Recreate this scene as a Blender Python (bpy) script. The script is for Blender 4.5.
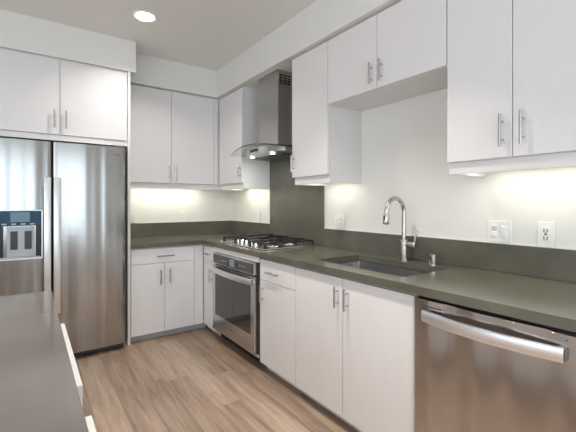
import bpy, bmesh, math, random
from mathutils import Vector, Matrix
PI = math.pi
random.seed(4)
S = bpy.context.scene
COL = S.collection
for o in list(bpy.data.objects):
    bpy.data.objects.remove(o)

# ------------------------------------------------------------------ camera
cam = bpy.data.cameras.new('camera')
cam_o = bpy.data.objects.new('camera', cam); COL.objects.link(cam_o)
cam_o.location = (-2.0121, -4.0089, 1.2322)
cam_o.rotation_euler = (PI/2, 0, -0.6152)
cam.sensor_width = 36.0
cam.lens = 366.84/576*36
cam.shift_y = -(216-202.97)/576
cam.clip_start = 0.02
S.camera = cam_o

# ------------------------------------------------------------------ world, exposure, daylight
S.view_settings.view_transform = 'Standard'
S.view_settings.look = 'None'
S.view_settings.exposure = 0.16
S.view_settings.gamma = 1.0
S.view_settings.use_curve_mapping = False
W = bpy.data.worlds.new('sky'); S.world = W; W.use_nodes = True
bg = W.node_tree.nodes['Background']
bg.inputs[0].default_value = (0.80, 0.90, 1.0, 1); bg.inputs[1].default_value = 1.0

def area(name, loc, rot, sx, sy, power, color, spread=PI):
    l = bpy.data.lights.new(name, 'AREA'); l.shape = 'RECTANGLE'; l.size = sx; l.size_y = sy
    l.energy = power; l.color = color; l.spread = spread
    o = bpy.data.objects.new(name, l); COL.objects.link(o); o.location = loc; o.rotation_euler = rot
    return o
# daylight just outside the two big windows behind and beside the camera
for x, w in ((-3.5, 1.1), (-2.35, .66), (-1.5, .5)):
    area('daylight_front', (x, -7.25, 1.25), (PI/2+.15, 0, 0), w, 2.2, 31*w, (0.74, 0.90, 1.0))
area('daylight_left', (-4.68, -4.0, 1.35), (PI/2+.3, 0, -PI/2), 4.0, 1.9, 45, (0.95, 0.96, 1.0))
DOWNLIGHT_W = 9.5
BAR_W = 0.85

# ------------------------------------------------------------------ materials
def principled(name, color, rough=0.5, metal=0.0, **kw):
    m = bpy.data.materials.new(name); m.use_nodes = True
    b = m.node_tree.nodes['Principled BSDF']
    b.inputs['Base Color'].default_value = (*color, 1)
    b.inputs['Roughness'].default_value = rough
    b.inputs['Metallic'].default_value = metal
    for k, v in kw.items():
        b.inputs[k.replace('_', ' ')].default_value = v
    return m
def nodes(m): return m.node_tree.nodes, m.node_tree.links, m.node_tree.nodes['Principled BSDF']
def add_noise_color(m, c1, c2, scale, stretch=(1, 1, 1), detail=4, lo=.35, hi=.65):
    n, l, b = nodes(m)
    tc = n.new('ShaderNodeTexCoord'); mp = n.new('ShaderNodeMapping'); mp.inputs['Scale'].default_value = stretch
    nz = n.new('ShaderNodeTexNoise'); nz.inputs['Scale'].default_value = scale; nz.inputs['Detail'].default_value = detail
    cr = n.new('ShaderNodeValToRGB')
    cr.color_ramp.elements[0].position = lo; cr.color_ramp.elements[1].position = hi
    cr.color_ramp.elements[0].color = (*c1, 1); cr.color_ramp.elements[1].color = (*c2, 1)
    l.new(tc.outputs['Object'], mp.inputs[0]); l.new(mp.outputs[0], nz.inputs['Vector'])
    l.new(nz.outputs['Fac'], cr.inputs[0]); l.new(cr.outputs[0], b.inputs['Base Color'])
    return m
def add_bump(m, scale, stretch, strength, dist=0.01, detail=2):
    n, l, b = nodes(m)
    tc = n.new('ShaderNodeTexCoord'); mp = n.new('ShaderNodeMapping'); mp.inputs['Scale'].default_value = stretch
    nz = n.new('ShaderNodeTexNoise'); nz.inputs['Scale'].default_value = scale; nz.inputs['Detail'].default_value = detail
    bp = n.new('ShaderNodeBump'); bp.inputs['Strength'].default_value = strength; bp.inputs['Distance'].default_value = dist
    l.new(tc.outputs['Object'], mp.inputs[0]); l.new(mp.outputs[0], nz.inputs['Vector'])
    l.new(nz.outputs['Fac'], bp.inputs['Height'])
    if b.inputs['Normal'].links: l.new(b.inputs['Normal'].links[0].from_socket, bp.inputs['Normal'])
    l.new(bp.outputs[0], b.inputs['Normal'])
    return m
def emission(name, color, strength):
    m = principled(name, tuple(c*.25 for c in color), .3)
    b = m.node_tree.nodes['Principled BSDF']
    b.inputs['Emission Color'].default_value = (*color, 1); b.inputs['Emission Strength'].default_value = strength
    return m

M = {}
M['wall'] = add_bump(principled('wall_paint', (0.80, 0.785, 0.745), .7), 60, (1, 1, 1), .08, .003)
M['ceil'] = add_bump(principled('ceiling_paint', (0.83, 0.81, 0.78), .85), 60, (1, 1, 1), .06, .003)
M['soffit'] = principled('soffit_paint', (0.80, 0.79, 0.765), .7)
M['cab'] = add_noise_color(principled('white_laminate', (0.8, 0.78, 0.78), .42), (0.785, 0.765, 0.765), (0.80, 0.782, 0.782), 9, (8, 8, 1), 5, .3, .7)
M['carcass'] = principled('cabinet_carcass', (0.76, 0.745, 0.74), .5)
M['toe'] = principled('grey_toe_kick', (0.50, 0.53, 0.57), .4)
M['counter'] = add_noise_color(principled('grey_quartz', (.2, .2, .17), .2, IOR=1.5), (0.100, 0.096, 0.074), (0.130, 0.125, 0.097), 5, (1, 1, 1), 6)
M['counter_edge'] = M['counter']
M['island'] = add_noise_color(principled('island_quartz', (.2, .19, .17), .10, IOR=1.65), (0.145, 0.125, 0.113), (0.165, 0.143, 0.13), 4, (1, 1, 1), 5)
def steel(name, color, rough, wave=0.0):
    m = principled(name, color, rough, 1.0)
    n, l, b = nodes(m)
    b.inputs['Anisotropic'].default_value = 0.6
    t = n.new('ShaderNodeTangent'); t.direction_type = 'RADIAL'; t.axis = 'Z'
    l.new(t.outputs[0], b.inputs['Tangent'])
    if wave:
        add_bump(m, 3.2, (2.2, 2.2, .04), wave, .02, 1)
    add_bump(m, 40, (1, 1, 45), .03, .001, 2)
    return m
M['steel'] = steel('brushed_stainless', (0.45, 0.437, 0.425), .23, 1.0)
M['steel_dw'] = steel('warm_brushed_stainless', (0.47, 0.445, 0.43), .22, 2.2)
M['steel_plain'] = principled('satin_stainless', (0.62, 0.61, 0.60), .22, 1.0)
M['chimney'] = steel('chimney_stainless', (0.50, 0.49, 0.47), .22, .05)
M['chrome'] = principled('polished_chrome', (0.80, 0.80, 0.80), .10, 1.0)
M['nickel'] = principled('brushed_nickel', (0.60, 0.57, 0.53), .24, 1.0)
M['handle'] = principled('cabinet_handle_metal', (0.55, 0.55, 0.56), .25, 1.0)
M['appliance_handle'] = principled('appliance_handle_steel', (0.86, 0.87, 0.89), .36, 1.0)
M['black'] = principled('black_plastic', (0.012, 0.012, 0.013), .35)
M['blackglass'] = principled('black_oven_glass', (0.02, 0.02, 0.021), .05, 0.0, Specular_IOR_Level=1.0)
M['iron'] = principled('cast_iron', (0.02, 0.02, 0.022), .42)
M['dark'] = principled('dark_grey_plastic', (0.055, 0.055, 0.06), .4)
M['blueglass'] = principled('blue_black_panel_glass', (0.012, 0.060, 0.12), .25, Specular_IOR_Level=.25)
M['paddle'] = principled('pale_grey_plastic', (0.50, 0.54, 0.60), .35)
M['display'] = emission('lit_display', (0.30, 0.55, 0.70), .12)
M['ovendisplay'] = emission('lit_oven_display', (0.45, 0.6, 0.75), .12)
M['white'] = principled('white_plastic', (0.86, 0.86, 0.84), .35)
M['greyplastic'] = principled('light_grey_plastic', (0.55, 0.55, 0.54), .4)
M['lens'] = emission('lit_lens', (1.0, 0.95, 0.88), 9.0)
M['bar'] = emission('lit_light_bar', (1.0, 0.97, 0.85), 6.0)
M['hoodlamp'] = emission('lit_hood_lamp', (1.0, 0.96, 0.9), 2.0)
M['logo'] = principled('embossed_badge', (0.16, 0.14, 0.13), .35, .8)
g = principled('clear_glass', (0.72, 0.78, 0.76), 0.02); g.node_tree.nodes['Principled BSDF'].inputs['Transmission Weight'].default_value = 1.0
g.node_tree.nodes['Principled BSDF'].inputs['IOR'].default_value = 1.45
M['glass'] = g
pane = bpy.data.materials.new('window_glass'); pane.use_nodes = True
nn, ll = pane.node_tree.nodes, pane.node_tree.links
nn.clear()
out = nn.new('ShaderNodeOutputMaterial'); mx = nn.new('ShaderNodeMixShader'); mx.inputs[0].default_value = .06
tr = nn.new('ShaderNodeBsdfTransparent'); gl = nn.new('ShaderNodeBsdfGlossy'); gl.inputs['Roughness'].default_value = .02
ll.new(tr.outputs[0], mx.inputs[1]); ll.new(gl.outputs[0], mx.inputs[2]); ll.new(mx.outputs[0], out.inputs[0])
M['pane'] = pane

def floor_material():
    m = principled('plank_floor', (.3, .2, .14), .38)
    n, l, b = nodes(m)
    def math_(op, a, bb=None):
        x = n.new('ShaderNodeMath'); x.operation = op
        for i, v in enumerate((a, bb)):
            if v is None: continue
            if isinstance(v, (int, float)): x.inputs[i].default_value = v
            else: l.new(v, x.inputs[i])
        return x.outputs[0]
    tc = n.new('ShaderNodeTexCoord'); sp = n.new('ShaderNodeSeparateXYZ'); l.new(tc.outputs['Object'], sp.inputs[0])
    px = math_('DIVIDE', sp.outputs[0], .155); ix = math_('FLOOR', px); fx = math_('FRACT', px)
    w1 = n.new('ShaderNodeTexWhiteNoise'); w1.noise_dimensions = '1D'; l.new(ix, w1.inputs['W'])
    py = math_('DIVIDE', math_('ADD', sp.outputs[1], math_('MULTIPLY', w1.outputs['Value'], 3.0)), 1.25)
    iy = math_('FLOOR', py); fy = math_('FRACT', py)
    cb = n.new('ShaderNodeCombineXYZ'); l.new(ix, cb.inputs[0]); l.new(iy, cb.inputs[1])
    w2 = n.new('ShaderNodeTexWhiteNoise'); w2.noise_dimensions = '3D'; l.new(cb.outputs[0], w2.inputs['Vector'])
    # grain
    cg = n.new('ShaderNodeCombineXYZ')
    l.new(math_('ADD', math_('MULTIPLY', sp.outputs[0], 16), math_('MULTIPLY', w2.outputs['Value'], 40)), cg.inputs[0])
    l.new(math_('MULTIPLY', sp.outputs[1], 1.3), cg.inputs[1]); l.new(math_('MULTIPLY', w2.outputs['Value'], 9), cg.inputs[2])
    nz = n.new('ShaderNodeTexNoise'); nz.inputs['Scale'].default_value = 1.6; nz.inputs['Detail'].default_value = 7; nz.inputs['Roughness'].default_value = .62
    nz.inputs['Distortion'].default_value = .5
    l.new(cg.outputs[0], nz.inputs['Vector'])
    cr = n.new('ShaderNodeValToRGB'); e = cr.color_ramp.elements
    e[0].position = .25; e[0].color = (0.155, 0.102, 0.071, 1); e[1].position = .72; e[1].color = (0.50, 0.385, 0.295, 1)
    x = e.new(.5); x.color = (0.350, 0.249, 0.182, 1)
    l.new(math_('ADD', math_('MULTIPLY', nz.outputs['Fac'], .8), math_('MULTIPLY', w2.outputs['Value'], .2)), cr.inputs[0])
    seam = math_('MAXIMUM', math_('LESS_THAN', fx, .014), math_('LESS_THAN', fy, .0022))
    mixc = n.new('ShaderNodeMix'); mixc.data_type = 'RGBA'
    l.new(math_('MULTIPLY', seam, .55), mixc.inputs[0]); l.new(cr.outputs[0], mixc.inputs[6]); mixc.inputs[7].default_value = (0.06, 0.04, 0.03, 1)
    l.new(mixc.outputs[2], b.inputs['Base Color'])
    l.new(math_('ADD', math_('MULTIPLY', nz.outputs['Fac'], .25), .27), b.inputs['Roughness'])
    return m
M['floor'] = floor_material()

# ------------------------------------------------------------------ mesh helpers
def box(bm, x0, x1, y0, y1, z0, z1):
    x0, x1 = min(x0, x1), max(x0, x1); y0, y1 = min(y0, y1), max(y0, y1); z0, z1 = min(z0, z1), max(z0, z1)
    v = [bm.verts.new(p) for p in ((x0, y0, z0), (x1, y0, z0), (x1, y1, z0), (x0, y1, z0), (x0, y0, z1), (x1, y0, z1), (x1, y1, z1), (x0, y1, z1))]
    for f in ((0, 3, 2, 1), (4, 5, 6, 7), (0, 1, 5, 4), (1, 2, 6, 5), (2, 3, 7, 6), (3, 0, 4, 7)):
        bm.faces.new([v[i] for i in f])
def bevel(bm, w, seg=2):
    bmesh.ops.bevel(bm, geom=list(bm.edges), offset=w, segments=seg, profile=.5, affect='EDGES', clamp_overlap=True)
def tube(bm, pts, r, seg=14, caps=True):
    pts = [Vector(p) for p in pts]
    rs = r if isinstance(r, (list, tuple)) else [r]*len(pts)
    t0 = (pts[1]-pts[0]).normalized()
    up = Vector((0, 0, 1)) if abs(t0.z) < .9 else Vector((1, 0, 0))
    nrm = t0.cross(up).normalized(); rings = []
    for i, p in enumerate(pts):
        a = pts[max(i-1, 0)]; c = pts[min(i+1, len(pts)-1)]
        t = (c-a).normalized()
        nrm = (nrm - t*nrm.dot(t)).normalized(); bn = t.cross(nrm)
        rings.append([bm.verts.new(p+(nrm*math.cos(2*PI*k/seg)+bn*math.sin(2*PI*k/seg))*rs[i]) for k in range(seg)])
    for a, c in zip(rings, rings[1:]):
        for k in range(seg):
            bm.faces.new((a[k], a[(k+1) % seg], c[(k+1) % seg], c[k]))
    if caps:
        bm.faces.new(list(reversed(rings[0]))); bm.faces.new(rings[-1])
def lathe(bm, c, prof, seg=24):
    """profile [(r, z)] around a vertical axis at c"""
    tube_r = []
    for r, z in prof:
        tube_r.append([bm.verts.new((c[0]+r*math.cos(2*PI*k/seg), c[1]+r*math.sin(2*PI*k/seg), c[2]+z)) for k in range(seg)])
    for a, b in zip(tube_r, tube_r[1:]):
        for k in range(seg): bm.faces.new((a[k], a[(k+1) % seg], b[(k+1) % seg], b[k]))
    bm.faces.new(list(reversed(tube_r[0]))); bm.faces.new(tube_r[-1])
def plate(bm, xs, ys, inc, z0, z1):
    """slab of grid cells for which inc(cx, cy) holds"""
    vt = {}; vb = {}
    def gv(d, i, j, z):
        if (i, j) not in d: d[(i, j)] = bm.verts.new((xs[i], ys[j], z))
        return d[(i, j)]
    ok = lambda i, j: 0 <= i < len(xs)-1 and 0 <= j < len(ys)-1 and inc((xs[i]+xs[i+1])/2, (ys[j]+ys[j+1])/2)
    for i in range(len(xs)-1):
        for j in range(len(ys)-1):
            if not ok(i, j): continue
            q = [(i, j), (i+1, j), (i+1, j+1), (i, j+1)]
            bm.faces.new([gv(vt, *a, z1) for a in q]); bm.faces.new([gv(vb, *a, z0) for a in reversed(q)])
            for (a, c, ni, nj) in ((q[0], q[1], i, j-1), (q[1], q[2], i+1, j), (q[2], q[3], i, j+1), (q[3], q[0], i-1, j)):
                if not ok(ni, nj):
                    bm.faces.new((gv(vb, *a, z0), gv(vb, *c, z0), gv(vt, *c, z1), gv(vt, *a, z1)))
def wpos(o):
    v = Vector((0, 0, 0))
    while o is not None:
        v += o.location; o = o.parent
    return v
def obj(name, bm, mat, parent=None, smooth=False, origin=None):
    if parent is not None: base = wpos(parent)
    elif origin is not None: base = Vector(origin)
    else: base = Vector((0, 0, 0))
    bmesh.ops.translate(bm, verts=bm.verts, vec=-base)
    bmesh.ops.recalc_face_normals(bm, faces=bm.faces)
    me = bpy.data.meshes.new(name); bm.to_mesh(me); bm.free()
    me.materials.append(mat)
    if smooth:
        for p in me.polygons: p.use_smooth = True
        me.set_sharp_from_angle(angle=math.radians(35))
    o = bpy.data.objects.new(name, me); COL.objects.link(o)
    if parent is not None: o.parent = parent
    else: o.location = base
    return o
def tag(o, label, cat, group=None):
    o['label'] = label; o['category'] = cat
    if group: o['group'] = group
    return o
def thing(name, label, cat, loc, group=None):
    o = bpy.data.objects.new(name, None); COL.objects.link(o); o.location = loc; o.empty_display_size = .05
    return tag(o, label, cat, group)
def struct(name, bm, m):
    o = obj(name, bm, m); o['kind'] = 'structure'; return o
def B(*boxes, bev=0, seg=2):
    bm = bmesh.new()
    for b in boxes: box(bm, *b)
    if bev: bevel(bm, bev, seg)
    return bm
def fb(face, w0, w1, o0, o1, z0, z1):
    """box by wall frame: w along the wall, o out of the wall"""
    return (-o0, -o1, w0, w1, z0, z1) if face == 'R' else (w0, w1, -o0, -o1, z0, z1)
def fp(face, w, o, z): return (-o, w, z) if face == 'R' else (w, -o, z)

# ------------------------------------------------------------------ the room
H = 2.639
XL, YF = -4.4, -7.0
struct('floor', B((XL-.1, .1, YF-.1, .1, -.1, 0)), M['floor'])
struct('ceiling', B((XL-.1, .1, YF-.1, .1, H, H+.1)), M['ceil'])
struct('wall_right', B((0, .1, YF-.1, .1, 0, H)), M['wall'])
struct('wall_back', B((XL-.1, 0, 0, .1, 0, H)), M['wall'])
WIN = [(-4.05, -2.95), (-2.7, -2.0), (-1.77, -1.23)]; wz0, wz1 = .12, 2.35
bm = bmesh.new()
edges = [XL]+[v for w in WIN for v in w]+[0]
for k in range(0, len(edges), 2): box(bm, edges[k], edges[k+1], YF-.1, YF, 0, H)
for a, b in WIN:
    box(bm, a, b, YF-.1, YF, 0, wz0); box(bm, a, b, YF-.1, YF, wz1, H)
struct('wall_front', bm, M['wall'])
vy0, vy1, vz0, vz1 = -6.1, -1.9, .35, 2.35
struct('wall_left', B((XL-.1, XL, YF-.1, vy0, 0, H), (XL-.1, XL, vy1, .1, 0, H), (XL-.1, XL, vy0, vy1, 0, vz0), (XL-.1, XL, vy0, vy1, vz1, H)), M['wall'])
def window(name, along, a0, a1, z0, z1, p, n):
    fr = []; t = .05
    def bb(u0, u1, zz0, zz1, d0=.0, d1=.08):
        return (u0, u1, p-d1, p-d0, zz0, zz1) if along == 'x' else (p-d1, p-d0, u0, u1, zz0, zz1)
    fr += [bb(a0, a1, z0, z0+t), bb(a0, a1, z1-t, z1)]
    for k in range(n+1):
        c = a0 + (a1-a0)*k/n
        c0 = min(max(c-t/2, a0), a1-t)
        fr.append(bb(c0, c0+t, z0+t, z1-t))
    w = struct(name, B(*fr), M['white'])
    obj('pane', B(bb(a0+t, a1-t, z0+t, z1-t, .035, .041)), M['pane'], w)
for k, (a, b) in enumerate(WIN): window('window_%d' % (k+1), 'x', a, b, wz0, wz1, YF, 1)
window('window_4', 'y', vy0, vy1, vz0, vz1, XL, 3)
# soffits under the ceiling
SD = .373; SZ = 2.36
bm = bmesh.new()
struct('trim_1', B((XL, -1.249, -.628, 0, 2.371, H)), M['soffit'])
struct('trim_2', B((-1.249, -SD, -SD, 0, SZ, H)), M['soffit'])
struct('trim_3', B((-SD, 0, YF, 0, SZ, H)), M['soffit'])
bm.free()

# ------------------------------------------------------------------ cabinet pieces
def bar_handle(parent, face, axis, w, z, o, length=.137):
    """bar pull on two posts; axis 'v' upright or 'h' level, centred on (w, z), door face at depth o"""
    bm = bmesh.new(); h = length/2; q = length*.28
    if axis == 'v':
        tube(bm, [fp(face, w, o+.03, z-h), fp(face, w, o+.03, z+h)], .0062, 10)
        for s in (-q, q): tube(bm, [fp(face, w, o-.001, z+s), fp(face, w, o+.03, z+s)], .0048, 8)
    else:
        tube(bm, [fp(face, w-h, o+.03, z), fp(face, w+h, o+.03, z)], .0062, 10)
        for s in (-q, q): tube(bm, [fp(face, w+s, o-.001, z), fp(face, w+s, o+.03, z)], .0048, 8)
    return obj('handle', bm, M['handle'], parent, True)
G = .0018
def front(parent, kind, face, w0, w1, z0, z1, o, handle=None, t=.02):
    w0, w1 = min(w0, w1), max(w0, w1)
    d = obj(kind, B(fb(face, w0+G, w1-G, o-t, o, z0+G, z1-G), bev=.0012, seg=1), M['cab'], parent)
    if handle: bar_handle(d, face, handle[0], handle[1], handle[2], o, handle[3] if len(handle) > 3 else .137)
    return d

# ---- base run, back wall
CT = .874; CTH = .038; CB = CT-CTH           # counter top, thickness, underside
BO = .625                                    # base door face depth
DZ0, DZ1 = .064, CB-.012                     # door bottom / top
MID = .688                                   # drawer / door split
def base_body(parent, face, w0, w1, name='carcass', toe=True, notoe_mat=None):
    obj(name, B(fb(face, w0, w1, .012, BO-.022, DZ0, CB-.001)), M['carcass'], parent)
    if toe: obj('toe_kick', B(fb(face, w0, w1, .40, .56, 0, DZ0)), M['toe'] if face == 'B' else M['cab'], parent)
r = thing('base_cabinet', 'white base cabinet with wide drawer over two doors, beside the refrigerator', 'cabinet', (-.95, -.3, 0), 'white base cabinets')
base_body(r, 'B', -1.289, -.575)
front(r, 'drawer', 'B', -1.289, -.718, MID, DZ1, BO, ('h', -.995, .752, .155))
front(r, 'door', 'B', -1.289, -.998, DZ0, MID, BO, ('v', -1.038, .562, .13))
front(r, 'door', 'B', -.998, -.718, DZ0, MID, BO, ('v', -.955, .568, .13))
obj('filler_strip', B(fb('B', -.716, -.628, BO-.02, BO-.004, DZ0, DZ1)), M['cab'], r)

# ---- base run, right wall
r = thing('corner_base_cabinet', 'narrow white base cabinet left of the oven, in the corner', 'cabinet', (-.3, -.74, 0), 'white base cabinets')
obj('carcass', B(fb('R', -.632, -.866, .012, BO-.022, DZ0, CB-.001)), M['carcass'], r)
obj('toe_kick', B(fb('R', -.575, -.866, .40, .56, 0, DZ0)), M['cab'], r)
front(r, 'drawer', 'R', -.868, -.634, MID, DZ1, BO, ('h', -.75, .752, .11))
front(r, 'door', 'R', -.868, -.634, DZ0, MID, BO, ('v', -.832, .56, .13))
r = thing('drawer_base_cabinet', 'white base cabinet with one drawer over one door, right of the oven', 'cabinet', (-.3, -1.9, 0), 'white base cabinets')
base_body(r, 'R', -2.126, -1.688)
front(r, 'drawer', 'R', -2.127, -1.688, .672, DZ1, BO, ('h', -1.885, .742, .15))
front(r, 'door', 'R', -2.127, -1.688, DZ0, .672, BO, ('v', -1.738, .578, .13))
r = thing('sink_base_cabinet', 'white two door base cabinet below the sink', 'cabinet', (-.3, -2.57, 0), 'white base cabinets')
bm = bmesh.new()                              # open box so that the sink bowl hangs inside
for b in ((-2.130, -2.148, .012, BO-.022, DZ0, CB-.001), (-2.994, -3.008, .012, BO-.022, DZ0, CB-.001), (-2.148, -2.994, .012, BO-.022, DZ0, DZ0+.018), (-2.148, -2.994, .012, .02, DZ0+.018, CB-.001), (-2.148, -2.994, BO-.04, BO-.022, CB-.06, CB-.001)):
    box(bm, *fb('R', *b))
obj('carcass', bm, M['carcass'], r)
obj('toe_kick', B(fb('R', -2.13, -3.008, .40, .56, 0, DZ0)), M['cab'], r)
front(r, 'door', 'R', -2.557, -2.128, DZ0, DZ1, BO, ('v', -2.524, .718, .115))
front(r, 'door', 'R', -3.009, -2.557, DZ0, DZ1, BO, ('v', -2.6, .718, .115))
tag(obj('end_panel', B(fb('R', -3.66, -3.68, .012, BO, 0, CB-.001), fb('R', -4.18, -4.20, .012, BO, 0, CB-.001), fb('R', -3.68, -4.18, .012, BO, DZ0, DZ0+.02), fb('R', -3.68, -4.18, BO-.02, BO, DZ0+.02, CB-.001)), M['cab'], origin=(-.3, -3.93, 0)), 'white cabinet end right of the dishwasher', 'cabinet')

# ---- worktop, backsplash, slab behind the hob
HX0, HX1, HY0, HY1 = -.53, -.143, -2.885, -2.215
KX0, KX1, KY0, KY1 = -.545, -.075, -1.62, -.90      # cut-out under the cooktop
CD = .645
bm = bmesh.new()
plate(bm, [-1.289, -CD, HX0, HX1, -.001], [-4.20, HY0, HY1, -CD, -.001], lambda x, y: (x > -CD or y > -CD) and not (HX0 < x < HX1 and HY0 < y < HY1), CB, CT)
tag(obj('countertop', bm, M['counter'], origin=(-.5, -.5, CB)), 'dark grey-green quartz worktop, L-shaped, around the sink and cooktop', 'worktop')
BT = 1.021
u = tag(obj('backsplash', B((-1.289, -.0225, -.021, -.001, CT+.0005, BT), bev=.001, seg=1), M['counter'], origin=(-.6, -.01, CT)), 'low grey quartz upstand along the back wall', 'backsplash', 'quartz upstands')
obj('caulk_line', B((-1.289, -.0225, -.007, -.001, BT, BT+.006)), M['white'], u)
u = tag(obj('backsplash', B((-.021, -.001, -.868, -.001, CT+.0005, BT), bev=.001, seg=1), M['counter'], origin=(-.01, -.4, CT)), 'short grey quartz upstand between corner and tall slab', 'backsplash', 'quartz upstands')
obj('caulk_line', B((-.007, -.001, -.868, -.001, BT, BT+.006)), M['white'], u)
u = tag(obj('backsplash', B((-.021, -.001, -4.20, -1.691, CT+.0005, BT), bev=.001, seg=1), M['counter'], origin=(-.01, -3, CT)), 'long grey quartz upstand behind the sink', 'backsplash', 'quartz upstands')
obj('caulk_line', B((-.007, -.001, -4.20, -1.691, BT, BT+.006)), M['white'], u)
tag(obj('backsplash_slab', B((-.021, -.001, -1.689, -.870, CT+.0005, 1.70), bev=.001, seg=1), M['counter'], origin=(-.01, -1.28, CT)), 'tall grey-green quartz slab on wall between cooktop and range hood', 'backsplash')

# ---- wall cabinets
UO = .335; UB = UO-.022; UZ = 1.428; RZ = 1.373; UT = SZ-.012
def upper(parent, face, w0, w1, z0=UZ, rail=True, left=False, right=False, top=SZ-.001):
    w0, w1 = min(w0, w1), max(w0, w1)
    obj('carcass', B(fb(face, w0, w1, .001, UB, z0, top)), M['carcass'], parent)
    if rail:
        bm = bmesh.new()
        box(bm, *fb(face, w0, w1, UB-.018, UB, RZ, z0-.0005))
        if left: box(bm, *fb(face, w0, w0+.018, .001, UB-.018, RZ, z0-.0005))
        if right: box(bm, *fb(face, w1-.018, w1, .001, UB-.018, RZ, z0-.0005))
        obj('light_rail', bm, M['cab'], parent)
def led(face, w0, w1, o, label, power=BAR_W, z=UZ):
    w0, w1 = min(w0, w1), max(w0, w1)
    c = fp(face, (w0+w1)/2, o, z-.001)
    t = thing('undercabinet_light', label, 'light', c, 'slim light bars under the wall cabinets')
    obj('housing', B(fb(face, w0, w1, o-.02, o+.02, z-.012, z-.001)), M['white'], t)
    obj('lens', B(fb(face, w0+.01, w1-.01, o-.014, o+.014, z-.016, z-.012)), M['bar'], t)
    l = bpy.data.lights.new('bar_light', 'AREA'); l.shape = 'RECTANGLE'
    L = w1-w0-.04
    l.size, l.size_y = (L, .025) if face == 'B' else (.025, L)
    l.energy = power*L/.5; l.color = (1.0, .98, .82)
    lo = bpy.data.objects.new('bar_light', l); COL.objects.link(lo); lo.parent = t; lo.location = (0, 0, -.02)
    return t
r = thing('wall_cabinet', 'white two door wall cabinet on the back wall, right of the refrigerator', 'cabinet', (-.8, -.16, UZ), 'white wall cabinets')
upper(r, 'B', -1.289, -.002)
front(r, 'door', 'B', -1.289, -.846, UZ, UT, UO, ('v', -.878, 1.532, .15))
front(r, 'door', 'B', -.846, -.389, UZ, UT, UO, ('v', -.812, 1.532, .15))
obj('filler_strip', B(fb('B', -.387, -.337, UB, UO-.004, UZ, UT)), M['cab'], r)
r = thing('wall_cabinet', 'white one door wall cabinet left of the range hood', 'cabinet', (-.16, -.6, UZ), 'white wall cabinets')
upper(r, 'R', -.869, -.316, left=True)
front(r, 'door', 'R', -.869, -.352, UZ, UT, UO, ('v', -.838, 1.534, .13))
r = thing('wall_cabinet', 'white one door wall cabinet right of the range hood', 'cabinet', (-.16, -1.9, UZ), 'white wall cabinets')
upper(r, 'R', -2.106, -1.70, left=True, right=True)
front(r, 'door', 'R', -2.106, -1.689, UZ, UT, UO, ('v', -1.722, 1.535, .13))
r = thing('wall_cabinet', 'short white two door wall cabinet high above the sink', 'cabinet', (-.16, -2.55, 1.909), 'white wall cabinets')
upper(r, 'R', -2.986, -2.108, 1.909, rail=False)
front(r, 'door', 'R', -2.543, -2.108, 1.909, UT, UO, ('v', -2.508, 2.002, .125))
front(r, 'door', 'R', -2.986, -2.543, 1.909, UT, UO, ('v', -2.585, 2.002, .125))
r = thing('wall_cabinet', 'tall white two door wall cabinet above the dishwasher', 'cabinet', (-.16, -3.3, UZ), 'white wall cabinets')
upper(r, 'R', -3.588, -2.988, left=True, right=True)
front(r, 'door', 'R', -3.287, -2.988, UZ, UT, UO, ('v', -3.248, 1.545, .14))
front(r, 'door', 'R', -3.588, -3.287, UZ, UT, UO, ('v', -3.330, 1.545, .14))
led('B', -1.20, -.42, .13, 'slim light bar under the cabinet on the back wall', 1.15)
led('R', -.84, -.36, .13, 'slim light bar under the cabinet left of the range hood', 1.0)
led('R', -2.08, -1.74, .13, 'slim light bar under the cabinet right of the range hood')
led('R', -3.56, -3.03, .13, 'slim light bar under the cabinet above the dishwasher')

# ---- refrigerator bay
tag(obj('side_panel', B((-1.314, -1.291, -.622, -.001, 0, 2.370), bev=.001, seg=1), M['cab'], origin=(-1.30, -.3, 0)), 'tall thin white panel standing right of the refrigerator', 'panel')
tag(obj('side_panel', B((-2.345, -2.321, -.622, -.001, 0, 2.370), bev=.001, seg=1), M['cab'], origin=(-2.33, -.3, 0)), 'tall thin white panel standing left of the refrigerator', 'panel')
r = thing('wall_cabinet', 'white two door cabinet above the refrigerator', 'cabinet', (-1.8, -.3, 1.765), 'white wall cabinets')
obj('carcass', B((-2.320, -1.315, -.60, -.001, 1.765, 2.370)), M['carcass'], r)
obj('light_rail', B((-2.320, -1.315, -.612, -.594, 1.722, 1.7645)), M['cab'], r)
front(r, 'door', 'B', -2.316, -1.812, 1.767, 2.352, .622, ('v', -1.850, 1.885, .14))
front(r, 'door', 'B', -1.812, -1.318, 1.767, 2.352, .622, ('v', -1.772, 1.885, .14))

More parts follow.
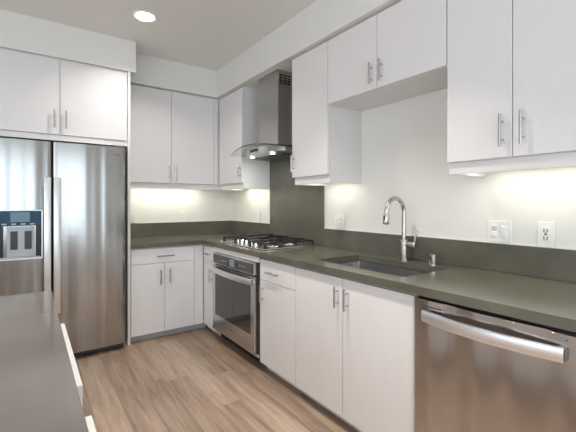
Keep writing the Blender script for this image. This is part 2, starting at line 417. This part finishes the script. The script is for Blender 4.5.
def bowed_door(x0, x1, z0, z1, yb, yf, bow, n=14):
    """slab door whose face bows gently outwards across its width, rounded outer edges"""
    bm = bmesh.new(); cols = []
    for i in range(n+1):
        t = i/n; x = x0+(x1-x0)*t
        e = min(t, 1-t)*(x1-x0)
        rnd = 0 if e > .02 else (.02 - math.sqrt(max(.02**2-(.02-e)**2, 0)))*.5
        y = yf - bow*(1-(2*t-1)**2) + rnd
        cols.append((x, y))
    xs = sorted(set([x0+.004, x0+.01, x1-.004, x1-.01]))
    prof = []
    fine = sorted([x0+(x1-x0)*i/n for i in range(n+1)]+xs)
    for x in fine:
        t = (x-x0)/(x1-x0); e = min(x-x0, x1-x); R = .012
        rnd = 0 if e >= R else R - math.sqrt(max(R*R-(R-e)**2, 0))
        prof.append((x, yf - bow*(1-(2*t-1)**2) + rnd))
    pts = [(x0, yb)] + prof + [(x1, yb)]
    lo = [bm.verts.new((x, y, z0)) for x, y in pts]; hi = [bm.verts.new((x, y, z1)) for x, y in pts]
    k = len(pts)
    for i in range(k):
        bm.faces.new((lo[i], lo[(i+1) % k], hi[(i+1) % k], hi[i]))
    bm.faces.new(lo); bm.faces.new(list(reversed(hi)))
    return bm
fr = thing('refrigerator', 'side by side stainless steel refrigerator with a water dispenser', 'refrigerator', (-1.80, -.35, 0))
obj('body', B((-2.255, -1.349, -.60, -.02, .02, 1.685), bev=.004), M['dark'], fr)
obj('kick_grille', B((-2.245, -1.351, -.645, -.60, .012, .056), (-1.43, -1.356, -.652, -.645, .014, .052), bev=.003), M['dark'], fr)
FZ0, FZ1, FX0, FXS, FX1 = .058, 1.697, -2.258, -1.8665, -1.346
YD = -.695
obj('hinge_cover', B((-1.43, -1.36, -.66, -.52, 1.6975, 1.712), bev=.003), M['dark'], fr)
obj('fridge_door', bowed_door(FXS+.005, FX1, FZ0, FZ1, -.615, YD, .012), M['steel'], fr, True)
obj('freezer_door', bowed_door(FX0, FXS-.005, FZ0, FZ1, -.615, YD, .010), M['steel'], fr, True)
def fridge_handle(x0, x1):
    bm = bmesh.new(); zt, zb = 1.425, .40
    for s in range(1):
        box(bm, x0, x1, -.765, -.745, zb, zt)
    bevel(bm, .005, 2)
    box(bm, x0+.006, x1-.006, -.746, YD+.004, zt-.07, zt-.02)
    box(bm, x0+.006, x1-.006, -.746, YD+.004, zb+.02, zb+.07)
    return obj('door_handle', bm, M['appliance_handle'], fr, True)
fridge_handle(-1.921, -1.876); fridge_handle(-1.860, -1.815)
# badge on the right door
bm = bmesh.new()
tube(bm, [(-1.455+.014*math.cos(a*PI/8), YD-.0105, 1.632+.008*math.sin(a*PI/8)) for a in range(0, 15)], .0016, 6)
for i in range(6): box(bm, -1.435+i*.0075, -1.430+i*.0075, YD-.0105, YD-.007, 1.628, 1.635)
obj('badge', bm, M['logo'], fr)
# dispenser set in the freezer door
x0, x1, z0, z1 = -2.205, -1.926, .818, 1.182
yf = YD-.012
dp = obj('water_dispenser', B((x0, x1, yf-.006, yf+.012, z1-.008, z1), (x0, x1, yf-.006, yf+.012, z0, z0+.014), (x0, x0+.008, yf-.006, yf+.012, z0+.014, z1-.008), (x1-.008, x1, yf-.006, yf+.012, z0+.014, z1-.008), bev=.002), M['appliance_handle'], fr)
xi0, xi1, zi0, zi1 = x0+.008, x1-.008, z0+.014, z1-.008
zc = 1.066
obj('cavity', B((xi0, xi1, yf+.0045, yf+.0075, zi0, zc)), M['black'], dp)
obj('control_panel', B((xi0, xi1, yf-.004, yf+.0075, zc, zi1), bev=.002), M['blueglass'], dp)
obj('display', B((-2.120, -2.005, yf-.0055, yf-.004, zc+.028, zi1-.008)), M['display'], dp)
obj('drip_tray', B((xi0+.01, xi1-.01, yf-.012, yf+.0045, zi0, zi0+.008), bev=.002), M['greyplastic'], dp)
obj('paddle_unit', B((-2.140, -1.978, yf-.006, yf+.0045, zi0+.009, zc-.004), bev=.003), M['paddle'], dp)
for a in (-2.120, -2.037):
    obj('paddle', B((a, a+.042, yf-.012, yf-.006, .895, 1.028), bev=.004), M['dark'], dp)
for i in range(4):
    obj('button', B((-2.17+i*.055, -2.142+i*.055, yf-.0065, yf-.004, zc+.008, zc+.018), bev=.001), M['paddle'], dp)

# ------------------------------------------------------------------ oven
ov = thing('oven', 'stainless steel built-in oven under the gas cooktop', 'oven', (-.32, -1.28, 0))
y0, y1 = -1.655, -.916
obj('body', B(fb('R', -1.684, -.872, .05, .622, .088, CB-.002)), M['black'], ov)
obj('side_trim', B(fb('R', -.915, -.870, .6225, .634, .066, CB-.004), fb('R', -1.684, -.916, .6225, .634, .794, CB-.004)), M['cab'], ov)
OF = .655
obj('control_panel', B(fb('R', y0, y1, .6225, OF, .694, .790), bev=.003), M['steel_plain'], ov)
cp = obj('control_glass', B(fb('R', y0+.018, y1-.018, OF, OF+.004, .702, .778), bev=.001), M['blackglass'], ov)
obj('display', B(fb('R', -1.345, -1.255, OF+.004, OF+.0055, .712, .768)), M['ovendisplay'], cp)
for i in range(6):
    w = -1.18+i*.035 if i < 3 else -1.44-(i-3)*.035
    obj('touch_key', B(fb('R', w-.006, w+.006, OF+.004, OF+.005, .736, .744)), M['greyplastic'], cp)
# door: stainless frame round a dark window
wz0, wz1_, wa, wb = .245, .600, y0+.050, y1-.050
dr = obj('door', B(fb('R', y0, y1, .6225, OF, .124, wz0), fb('R', y0, y1, .6225, OF, wz1_+.045, .684), fb('R', y0, wa, .6225, OF, wz0, wz1_+.045), fb('R', wb, y1, .6225, OF, wz0, wz1_+.045)), M['steel_plain'], ov)
obj('window', B(fb('R', wa, wb, .6225, OF-.002, wz0, wz1_+.045)), M['blackglass'], dr)
def bowed_handle(y0, y1, zc, h, of, out, bow, parent, name, mat, n=18, t=.014):
    bm = bmesh.new(); rings = []
    for i in range(n+1):
        u = i/n; y = y0+(y1-y0)*u; q = 1-(2*u-1)**2
        x = -(of+out+bow*q); hh = h/2
        ring = [(x, y, zc-hh), (x-.004, y, zc-hh+.008), (x-.004, y, zc+hh-.008), (x, y, zc+hh), (x+t, y, zc+hh), (x+t, y, zc-hh)]
        rings.append([bm.verts.new(p) for p in ring])
    for a, b in zip(rings, rings[1:]):
        for k in range(6): bm.faces.new((a[k], a[(k+1) % 6], b[(k+1) % 6], b[k]))
    bm.faces.new(rings[0]); bm.faces.new(rings[-1])
    for ya, yb in ((y0, y0+.022), (y1-.022, y1)):
        box(bm, -(of-.001), -(of+out-.004), ya, yb, zc-h/2+.003, zc+h/2-.003)
    return obj(name, bm, mat, parent, True)
bowed_handle(y0+.01, y1-.02, .648, .044, OF, .022, .030, dr, 'door_handle', M['appliance_handle'])
bm = bmesh.new(); tube(bm, [fp('R', -1.295+.012*math.cos(a*PI/8), OF+.001, .185+.007*math.sin(a*PI/8)) for a in range(15)], .0014, 6)
for i in range(5): box(bm, *fb('R', -1.280+i*.007, -1.275+i*.007, OF, OF+.0015, .182, .188))
obj('badge', bm, M['logo'], dr)
obj('bottom_trim', B(fb('R', -1.684, -.872, .6225, .640, .094, .118), bev=.002), M['steel_plain'], ov)
obj('foot', B(fb('R', -1.684, -.872, .45, .555, 0, .088)), M['black'], ov)

# ------------------------------------------------------------------ dishwasher
dw = thing('dishwasher', 'stainless steel dishwasher with a bowed bar handle, right of the sink cabinet', 'dishwasher', (-.32, -3.33, 0))
y0, y1 = -3.648, -3.024
obj('body', B(fb('R', -3.655, -3.018, .05, .585, .066, CB-.004)), M['dark'], dw)
obj('edge_strip', B(fb('R', -3.0175, -3.012, .05, .628, .066, CB-.004)), M['greyplastic'], dw)
bm = bmesh.new()
zt, zb, of = CB-.014, .075, .640
pr = [(.590, zb), (of-.006, zb), (of, zb+.006), (of, zt-.003), (of-.003, zt), (.590, zt)]
ra = [bm.verts.new((-o, y0, z)) for o, z in pr]; rb = [bm.verts.new((-o, y1, z)) for o, z in pr]
for k in range(len(pr)): bm.faces.new((ra[k], ra[(k+1) % 6], rb[(k+1) % 6], rb[k]))
bm.faces.new(ra); bm.faces.new(rb)
dd = obj('door', bm, M['steel_dw'], dw)
obj('gasket', B(fb('R', y0, y1, .56, .612, zt+.0005, CB-.004)), M['black'], dw)
bowed_handle(-3.574, -3.072, .758, .045, of, .020, .034, dd, 'door_handle', M['appliance_handle'])
for z in (.795, .784):
    obj('vent_slot', B(fb('R', -3.150, -3.062, of-.001, of+.0012, z-.0022, z+.0022)), M['black'], dd)
obj('indicator_lamp', B(fb('R', -3.577, -3.573, of-.001, of+.001, .800, .804)), M['black'], dd)
obj('toe_panel', B(fb('R', y0, y1, .50, .56, 0, .066)), M['black'], dw)

# ------------------------------------------------------------------ sink, faucet, air gap
sk = thing('sink', 'undermount stainless steel sink let into the worktop', 'sink', (-.33, -2.55, CB))
bm = bmesh.new()
def rect_ring(x0, x1, y0, y1, z, rad, n=5):
    pts = []
    for cx, cy, a0 in ((x1-rad, y1-rad, 0), (x0+rad, y1-rad, PI/2), (x0+rad, y0+rad, PI), (x1-rad, y0+rad, 3*PI/2)):
        for k in range(n+1):
            a = a0+PI/2*k/n; pts.append((cx+rad*math.cos(a), cy+rad*math.sin(a), z))
    return [bm.verts.new(p) for p in pts]
zt = CB-.004
rings = [rect_ring(HX0-.012, HX1+.012, HY0-.012, HY1+.012, zt, .02), rect_ring(HX0+.003, HX1-.003, HY0+.003, HY1-.003, zt, .015),
         rect_ring(HX0+.004, HX1-.004, HY0+.004, HY1-.004, zt-.19, .018), rect_ring(HX0+.02, HX1-.02, HY0+.02, HY1-.02, zt-.205, .02),
         rect_ring(-.36, -.31, -2.575, -2.525, zt-.212, .02)]
for a, b in zip(rings, rings[1:]):
    k = len(a)
    for i in range(k): bm.faces.new((a[i], a[(i+1) % k], b[(i+1) % k], b[i]))
bm.faces.new(rings[-1])
s_o = obj('basin', bm, principled('sink_steel', (.62, .62, .63), .3, 1.0), sk, True)
mod = s_o.modifiers.new('thickness', 'SOLIDIFY'); mod.thickness = .0015; mod.offset = -1
bm = bmesh.new(); lathe(bm, (-.335, -2.55, zt-.211), [(.05, 0), (.052, .003), (.04, .004), (.036, .002)], 24)
obj('drain', bm, M['chrome'], sk, True)

fc = thing('faucet', 'tall brushed nickel gooseneck faucet with pull-down spray head behind the sink', 'faucet', (-.104, -2.56, CT))
fx, fy = -.104, -2.56
bm = bmesh.new(); lathe(bm, (fx, fy, CT), [(.031, 0), (.031, .004), (.026, .006), (.0235, .10), (.0235, .125), (.018, .130)], 28)
obj('base', bm, M['nickel'], fc, True)
bm = bmesh.new(); R = .082; zc = 1.178
pts = [(fx, fy, CT+.125), (fx, fy, 1.08)] + [(fx-R+R*math.cos(a), fy, zc+R*math.sin(a)) for a in [PI*k/16*1.03 for k in range(17)]]
tube(bm, pts, .0135, 16)
neck = obj('neck', bm, M['nickel'], fc, True)
ex, _, ez = pts[-1]
bm = bmesh.new()
d = Vector((-.10, 0, -1)).normalized(); p = Vector((ex, fy, ez))
tube(bm, [p, p+d*.004, p+d*.02, p+d*.058, p+d*.064], [.0145, .0165, .0175, .0195, .017], 18)
sh = obj('spray_head', bm, M['nickel'], fc, True)
bm = bmesh.new(); q = p+d*.028+Vector((-.0172, 0, 0)); box(bm, q.x-.003, q.x+.006, fy-.006, fy+.006, q.z-.013, q.z+.013); bevel(bm, .002)
obj('spray_button', bm, M['black'], sh, True)
bm = bmesh.new(); tube(bm, [p+d*.064, p+d*.067], [.0155, .0150], 16); obj('nozzle', bm, M['dark'], sh, True)
bm = bmesh.new(); hz = .978
tube(bm, [(fx, fy-.020, hz), (fx, fy-.024, hz), (fx, fy-.082, hz), (fx, fy-.086, hz)], [.014, .0165, .0165, .014], 18)
obj('handle_hub', bm, M['nickel'], fc, True)
bm = bmesh.new(); tube(bm, [(fx, fy-.076, hz+.006), (fx, fy-.082, hz+.04), (fx+.004, fy-.092, hz+.092)], [.0075, .0065, .0055], 12)
obj('handle_lever', bm, M['nickel'], fc, True)
ag = thing('air_gap', 'short brushed nickel air gap cap beside the faucet', 'faucet fitting', (-.09, -2.752, CT))
bm = bmesh.new(); lathe(bm, (-.09, -2.752, CT), [(.025, 0), (.025, .004), (.0225, .006), (.0225, .057), (.019, .060)], 24)
obj('cap', bm, M['nickel'], ag, True)
obj('vent', B((-.1135, -.110, -2.757, -2.747, CT+.025, CT+.048)), M['dark'], ag)

# ------------------------------------------------------------------ cooktop
ck = thing('gas_cooktop', 'stainless steel gas cooktop with black iron grates on the worktop', 'cooktop', (-.31, -1.27, CT))
kx0, kx1, ky0, ky1 = -.578, -.060, -1.655, -.890
obj('tray', B((kx0, kx1, ky0, ky1, CT+.0005, CT+.010), bev=.004), principled('cooktop_steel', (.70, .69, .67), .2, 1.0), ck)
burn = [(-.20, -1.09, .036), (-.40, -1.02, .030), (-.28, -1.272, .050), (-.20, -1.47, .036), (-.40, -1.53, .030)]
zt = CT+.010
for i, (bx_, by_, br) in enumerate(burn):
    bm = bmesh.new(); lathe(bm, (bx_, by_, zt), [(br+.022, 0), (br+.020, .003), (br+.006, .004), (br+.004, .012), (br, .014)], 24)
    bo = obj('burner', bm, M['steel_plain'], ck, True)
    bm = bmesh.new(); lathe(bm, (bx_, by_, zt+.014), [(br, 0), (br+.002, .003), (br-.003, .008), (br*.4, .009)], 24)
    obj('burner_cap', bm, M['iron'], bo, True)
for (ga, gb) in ((-1.148, -.912), (-1.392, -1.152), (-1.634, -1.396)):
    bm = bmesh.new(); x0, x1 = -.545, -.085; z0, z1 = zt+.030, zt+.042; t = .006
    mid = abs(ga+1.392) < .01
    if mid: x0 = -.44
    for x in (x0, x1): box(bm, x-t, x+t, ga, gb, z0, z1)
    for y in (ga+t, gb-t): box(bm, x0+t, x1-t, y-t, y+t, z0, z1)
    cy = (ga+gb)/2
    xm = (x0+x1)/2
    if not mid: box(bm, xm-t, xm+t, ga+2*t, gb-2*t, z0, z1)
    for cx_ in ((x0+xm)/2, (xm+x1)/2) if not mid else (xm,):
        for (dx, dy) in ((1, 0), (-1, 0), (0, 1), (0, -1)):
            lim = ((xm-x0)/2 if not mid else xm-x0)-t if dx else (gb-ga)/2-2*t
            a0, a1 = .022, lim
            box(bm, *( (cx_+dx*a0, cx_+dx*a1, cy-t*.8, cy+t*.8) if dx else (cx_-t*.8, cx_+t*.8, cy+dy*a0, cy+dy*a1)), z0+.003, z1+.006)
    for x in (x0, x1):
        for y in (ga+t, gb-t): box(bm, x-t*1.3, x+t*1.3, y-t*1.3, y+t*1.3, zt+.0003, z0)
    obj('grate', bm, M['iron'], ck)
for i in range(5):
    ky = -1.272+(i-2)*.078
    bm = bmesh.new(); lathe(bm, (-.503, ky, zt), [(.026, 0), (.026, .004), (.021, .006), (.0195, .030), (.017, .033)], 22)
    box(bm, -.506, -.500, ky-.018, ky+.018, zt+.0325, zt+.037)
    obj('knob', bm, M['chrome'], ck, True)

# ------------------------------------------------------------------ range hood
hd = thing('range_hood', 'wall mounted chimney range hood with a curved glass canopy', 'range hood', (-.2, -1.28, 1.6))
cy = -1.285
ch = obj('chimney', B((-.302, -.001, cy-.158, cy+.158, 1.70, SZ-.001), bev=.002), M['chimney'], hd)
for j in range(4):
    for i in range(3):
        x = -.288+i*.042; z = 2.315-j*.022
        obj('vent_slot', B((x, x+.032, cy-.1592, cy-.1575, z-.006, z+.006)), M['black'], ch)
def gx(t): return -.510+.045*t*t
def gz(t): return 1.728-.044*t*t
bm = bmesh.new(); n = 28; top = []; bot = []
for i in range(n+1):
    t = -1+2*i/n; y = cy+.398*t
    rowt = []; rowb = []
    for k in range(7):
        s = k/6; x = -.004+(gx(t)+.004)*s; z = gz(t)-.014*s*s
        rowt.append(bm.verts.new((x, y, z+.008))); rowb.append(bm.verts.new((x, y, z)))
    top.append(rowt); bot.append(rowb)
for i in range(n):
    for k in range(6):
        bm.faces.new((top[i][k], top[i][k+1], top[i+1][k+1], top[i+1][k])); bm.faces.new((bot[i][k], bot[i+1][k], bot[i+1][k+1], bot[i][k+1]))
    for k in (0, 6): bm.faces.new((top[i][k], top[i+1][k], bot[i+1][k], bot[i][k]))
for i in (0, n):
    for k in range(6): bm.faces.new((top[i][k], bot[i][k], bot[i][k+1], top[i][k+1]))
obj('glass_canopy', bm, M['glass'], hd, True)
# steel body hugging the underside of the glass
bm = bmesh.new(); top = []; bot = []
for i in range(n+1):
    t = -1+2*i/n; y = cy+.325*t; tt = t*.325/.398
    xf = -.445+.10*t*t; zt = gz(tt)-.016; zb = 1.640
    zb = min(zb, zt-.004)
    rt = []; rb = []
    for k in range(5):
        s = k/4; x = -.006+(xf+.006)*s
        rt.append(bm.verts.new((x, y, zt))); rb.append(bm.verts.new((x, y, zb+(.012 if k == 4 else 0))))
    top.append(rt); bot.append(rb)
for i in range(n):
    for k in range(4):
        bm.faces.new((top[i][k], top[i][k+1], top[i+1][k+1], top[i+1][k])); bm.faces.new((bot[i][k], bot[i+1][k], bot[i+1][k+1], bot[i][k+1]))
    for k in (0, 4): bm.faces.new((top[i][k], top[i+1][k], bot[i+1][k], bot[i][k]))
for i in (0, n):
    for k in range(4): bm.faces.new((top[i][k], bot[i][k], bot[i][k+1], top[i][k+1]))
hb = obj('body', bm, M['steel_plain'], hd, True)
obj('grease_filter', B((-.31, -.08, cy-.24, cy+.24, 1.634, 1.6395), bev=.001), M['dark'], hb)
for y in (-1.118, -1.452):
    bm = bmesh.new(); lathe(bm, (-.362, y, 1.637), [(.022, 0), (.024, .001), (.024, .003)], 20); obj('lamp', bm, M['hoodlamp'], hb, True)
    l = bpy.data.lights.new('hood_light', 'AREA'); l.shape = 'DISK'; l.size = .05; l.energy = .9; l.color = (.97, 1.0, .93)
    lo = bpy.data.objects.new('hood_light', l); COL.objects.link(lo); lo.parent = hb; lo.location = Vector((-.362, y, 1.6365))-wpos(hb)
bm = bmesh.new(); box(bm, -.4475, -.4435, cy-.06, cy+.06, 1.668, 1.690); obj('button_panel', bm, M['black'], hb)

# ------------------------------------------------------------------ outlets and switches
def outlet_plate(face, w, z, width, height, label, cat, name):
    r = thing(name, label, cat, fp(face, w, .001, z))
    obj('cover_plate', B(fb(face, w-width/2, w+width/2, .001, .007, z-height/2, z+height/2), bev=.002), M['white'], r)
    return r
def duplex(r, face, w, z, k=1.0):
    obj('insert', B(fb(face, w-.0165, w+.0165, .007, .0095, z-.0335, z+.0335), bev=.001), M['white'], r)
    for s in (-.018, .018):
        for q in ((w-.007-.0013*k, w-.007+.0013*k, z+s-.0045*k, z+s+.0045*k), (w+.007-.0013*k, w+.007+.0013*k, z+s-.0045*k, z+s+.0045*k), (w-.002*k, w+.002*k, z+s-.011, z+s-.007)):
            obj('slot', B(fb(face, q[0], q[1], .0095, .0102, q[2], q[3])), M['dark'], r)
r = outlet_plate('B', -1.135, 1.066, .072, .118, 'white outlet on the back wall beside the refrigerator panel', 'outlet', 'power_outlet'); duplex(r, 'B', -1.135, 1.066)
r = outlet_plate('B', -.627, 1.082, .072, .118, 'white outlet on the middle of the back wall', 'outlet', 'power_outlet'); duplex(r, 'B', -.627, 1.085)
r = outlet_plate('R', -.624, 1.082, .072, .118, 'white outlet on the wall left of the tall slab', 'outlet', 'power_outlet'); duplex(r, 'R', -.624, 1.085)
def rocker(r, face, w, z, dim=False):
    obj('insert', B(fb(face, w-.0165, w+.0165, .007, .009, z-.0335, z+.0335), bev=.001), M['white'], r)
    obj('rocker', B(fb(face, w-.013, w+.013, .009, .0135, z-.028, z-.002 if dim else z+.028), bev=.002), M['white'], r)
    if dim: obj('slide', B(fb(face, w-.013, w+.013, .009, .0115, z+.002, z+.026), bev=.001), M['greyplastic'], r)
r = outlet_plate('R', -1.874, 1.088, .116, .112, 'white double plate on the wall just right of the tall slab', 'switch', 'wall_switch')
rocker(r, 'R', -1.851, 1.088); duplex(r, 'R', -1.897, 1.088)
r = outlet_plate('R', -3.081, 1.084, .120, .112, 'white double switch plate right of the faucet', 'switch', 'wall_switch')
rocker(r, 'R', -3.058, 1.084, True); rocker(r, 'R', -3.104, 1.084)
r = outlet_plate('R', -3.293, 1.084, .074, .116, 'white outlet with dark slots, rightmost on the sink wall', 'outlet', 'power_outlet')
duplex(r, 'R', -3.293, 1.084, 1.6); obj('test_button', B(fb('R', -3.299, -3.287, .0095, .0112, 1.0805, 1.0875)), M['dark'], r)

# ------------------------------------------------------------------ ceiling lights
def downlight(x, y, label, power=DOWNLIGHT_W, spread=1.35):
    r = thing('ceiling_light', label, 'light', (x, y, H), 'recessed ceiling lights')
    bm = bmesh.new(); lathe(bm, (x, y, H-.010), [(.068, .004), (.082, 0), (.088, .004), (.088, .0095)], 36)
    obj('trim_ring', bm, M['white'], r, True)
    bm = bmesh.new(); lathe(bm, (x, y, H-.0105), [(.062, 0), (.066, .003), (.066, .006)], 36)
    obj('lens', bm, M['lens'], r, True)
    l = bpy.data.lights.new('downlight', 'AREA'); l.shape = 'DISK'; l.size = .12; l.energy = power; l.color = (1.0, .95, .89); l.spread = spread
    lo = bpy.data.objects.new('downlight', l); COL.objects.link(lo); lo.parent = r; lo.location = (0, 0, -.014)
downlight(-1.298, -1.134, 'round recessed ceiling light in front of the refrigerator soffit', 7.0, 2.3)
downlight(-1.2, -2.6, 'added recessed fill light, out of view, over the aisle in front of the sink', 11.5, 1.75)  # fill lamp added above the frame to brighten worktop and floor
downlight(-3.10, -2.75, 'added recessed fill light, out of view, over the island, away from the sink')  # another added fill lamp, outside the view, only for extra light
downlight(-1.15, -4.05, 'added recessed fill light, unseen behind the camera')  # added too: unseen lamp that lifts the general light level

# ------------------------------------------------------------------ island
IX = -1.935; IY = -2.225
tag(obj('island_countertop', B((-2.95, IX, -4.75, IY, CB, CT), bev=.0015), M['island'], origin=(-2.45, -3.5, CB)), 'polished taupe quartz island top in the left foreground', 'worktop')
isl = thing('kitchen_island', 'white island cabinet under the taupe top in the left foreground', 'island', (-2.45, -3.5, 0))
obj('carcass', B((-2.92, -1.965, -4.70, -2.27, .09, CB-.001)), M['carcass'], isl)
obj('plinth', B((-2.86, -2.03, -4.64, -2.33, 0, .09)), M['toe'], isl)
def ifront(kind, y0, y1, z0, z1, x0=-1.964, x1=-1.898):
    return obj(kind, B((x0, x1, y0+G, y1-G, z0, z1), bev=.0015, seg=1), M['cab'], isl)
ifront('drawer', -2.93, -2.33, .60, .762); ifront('door', -2.93, -2.33, .10, .597)
ifront('filler_panel', -3.09, -2.93, .10, .76, x1=-1.914)
ifront('drawer', -3.75, -3.09, .60, .762); ifront('door', -3.75, -3.09, .10, .597)
ifront('door', -4.65, -3.75, .10, .762)
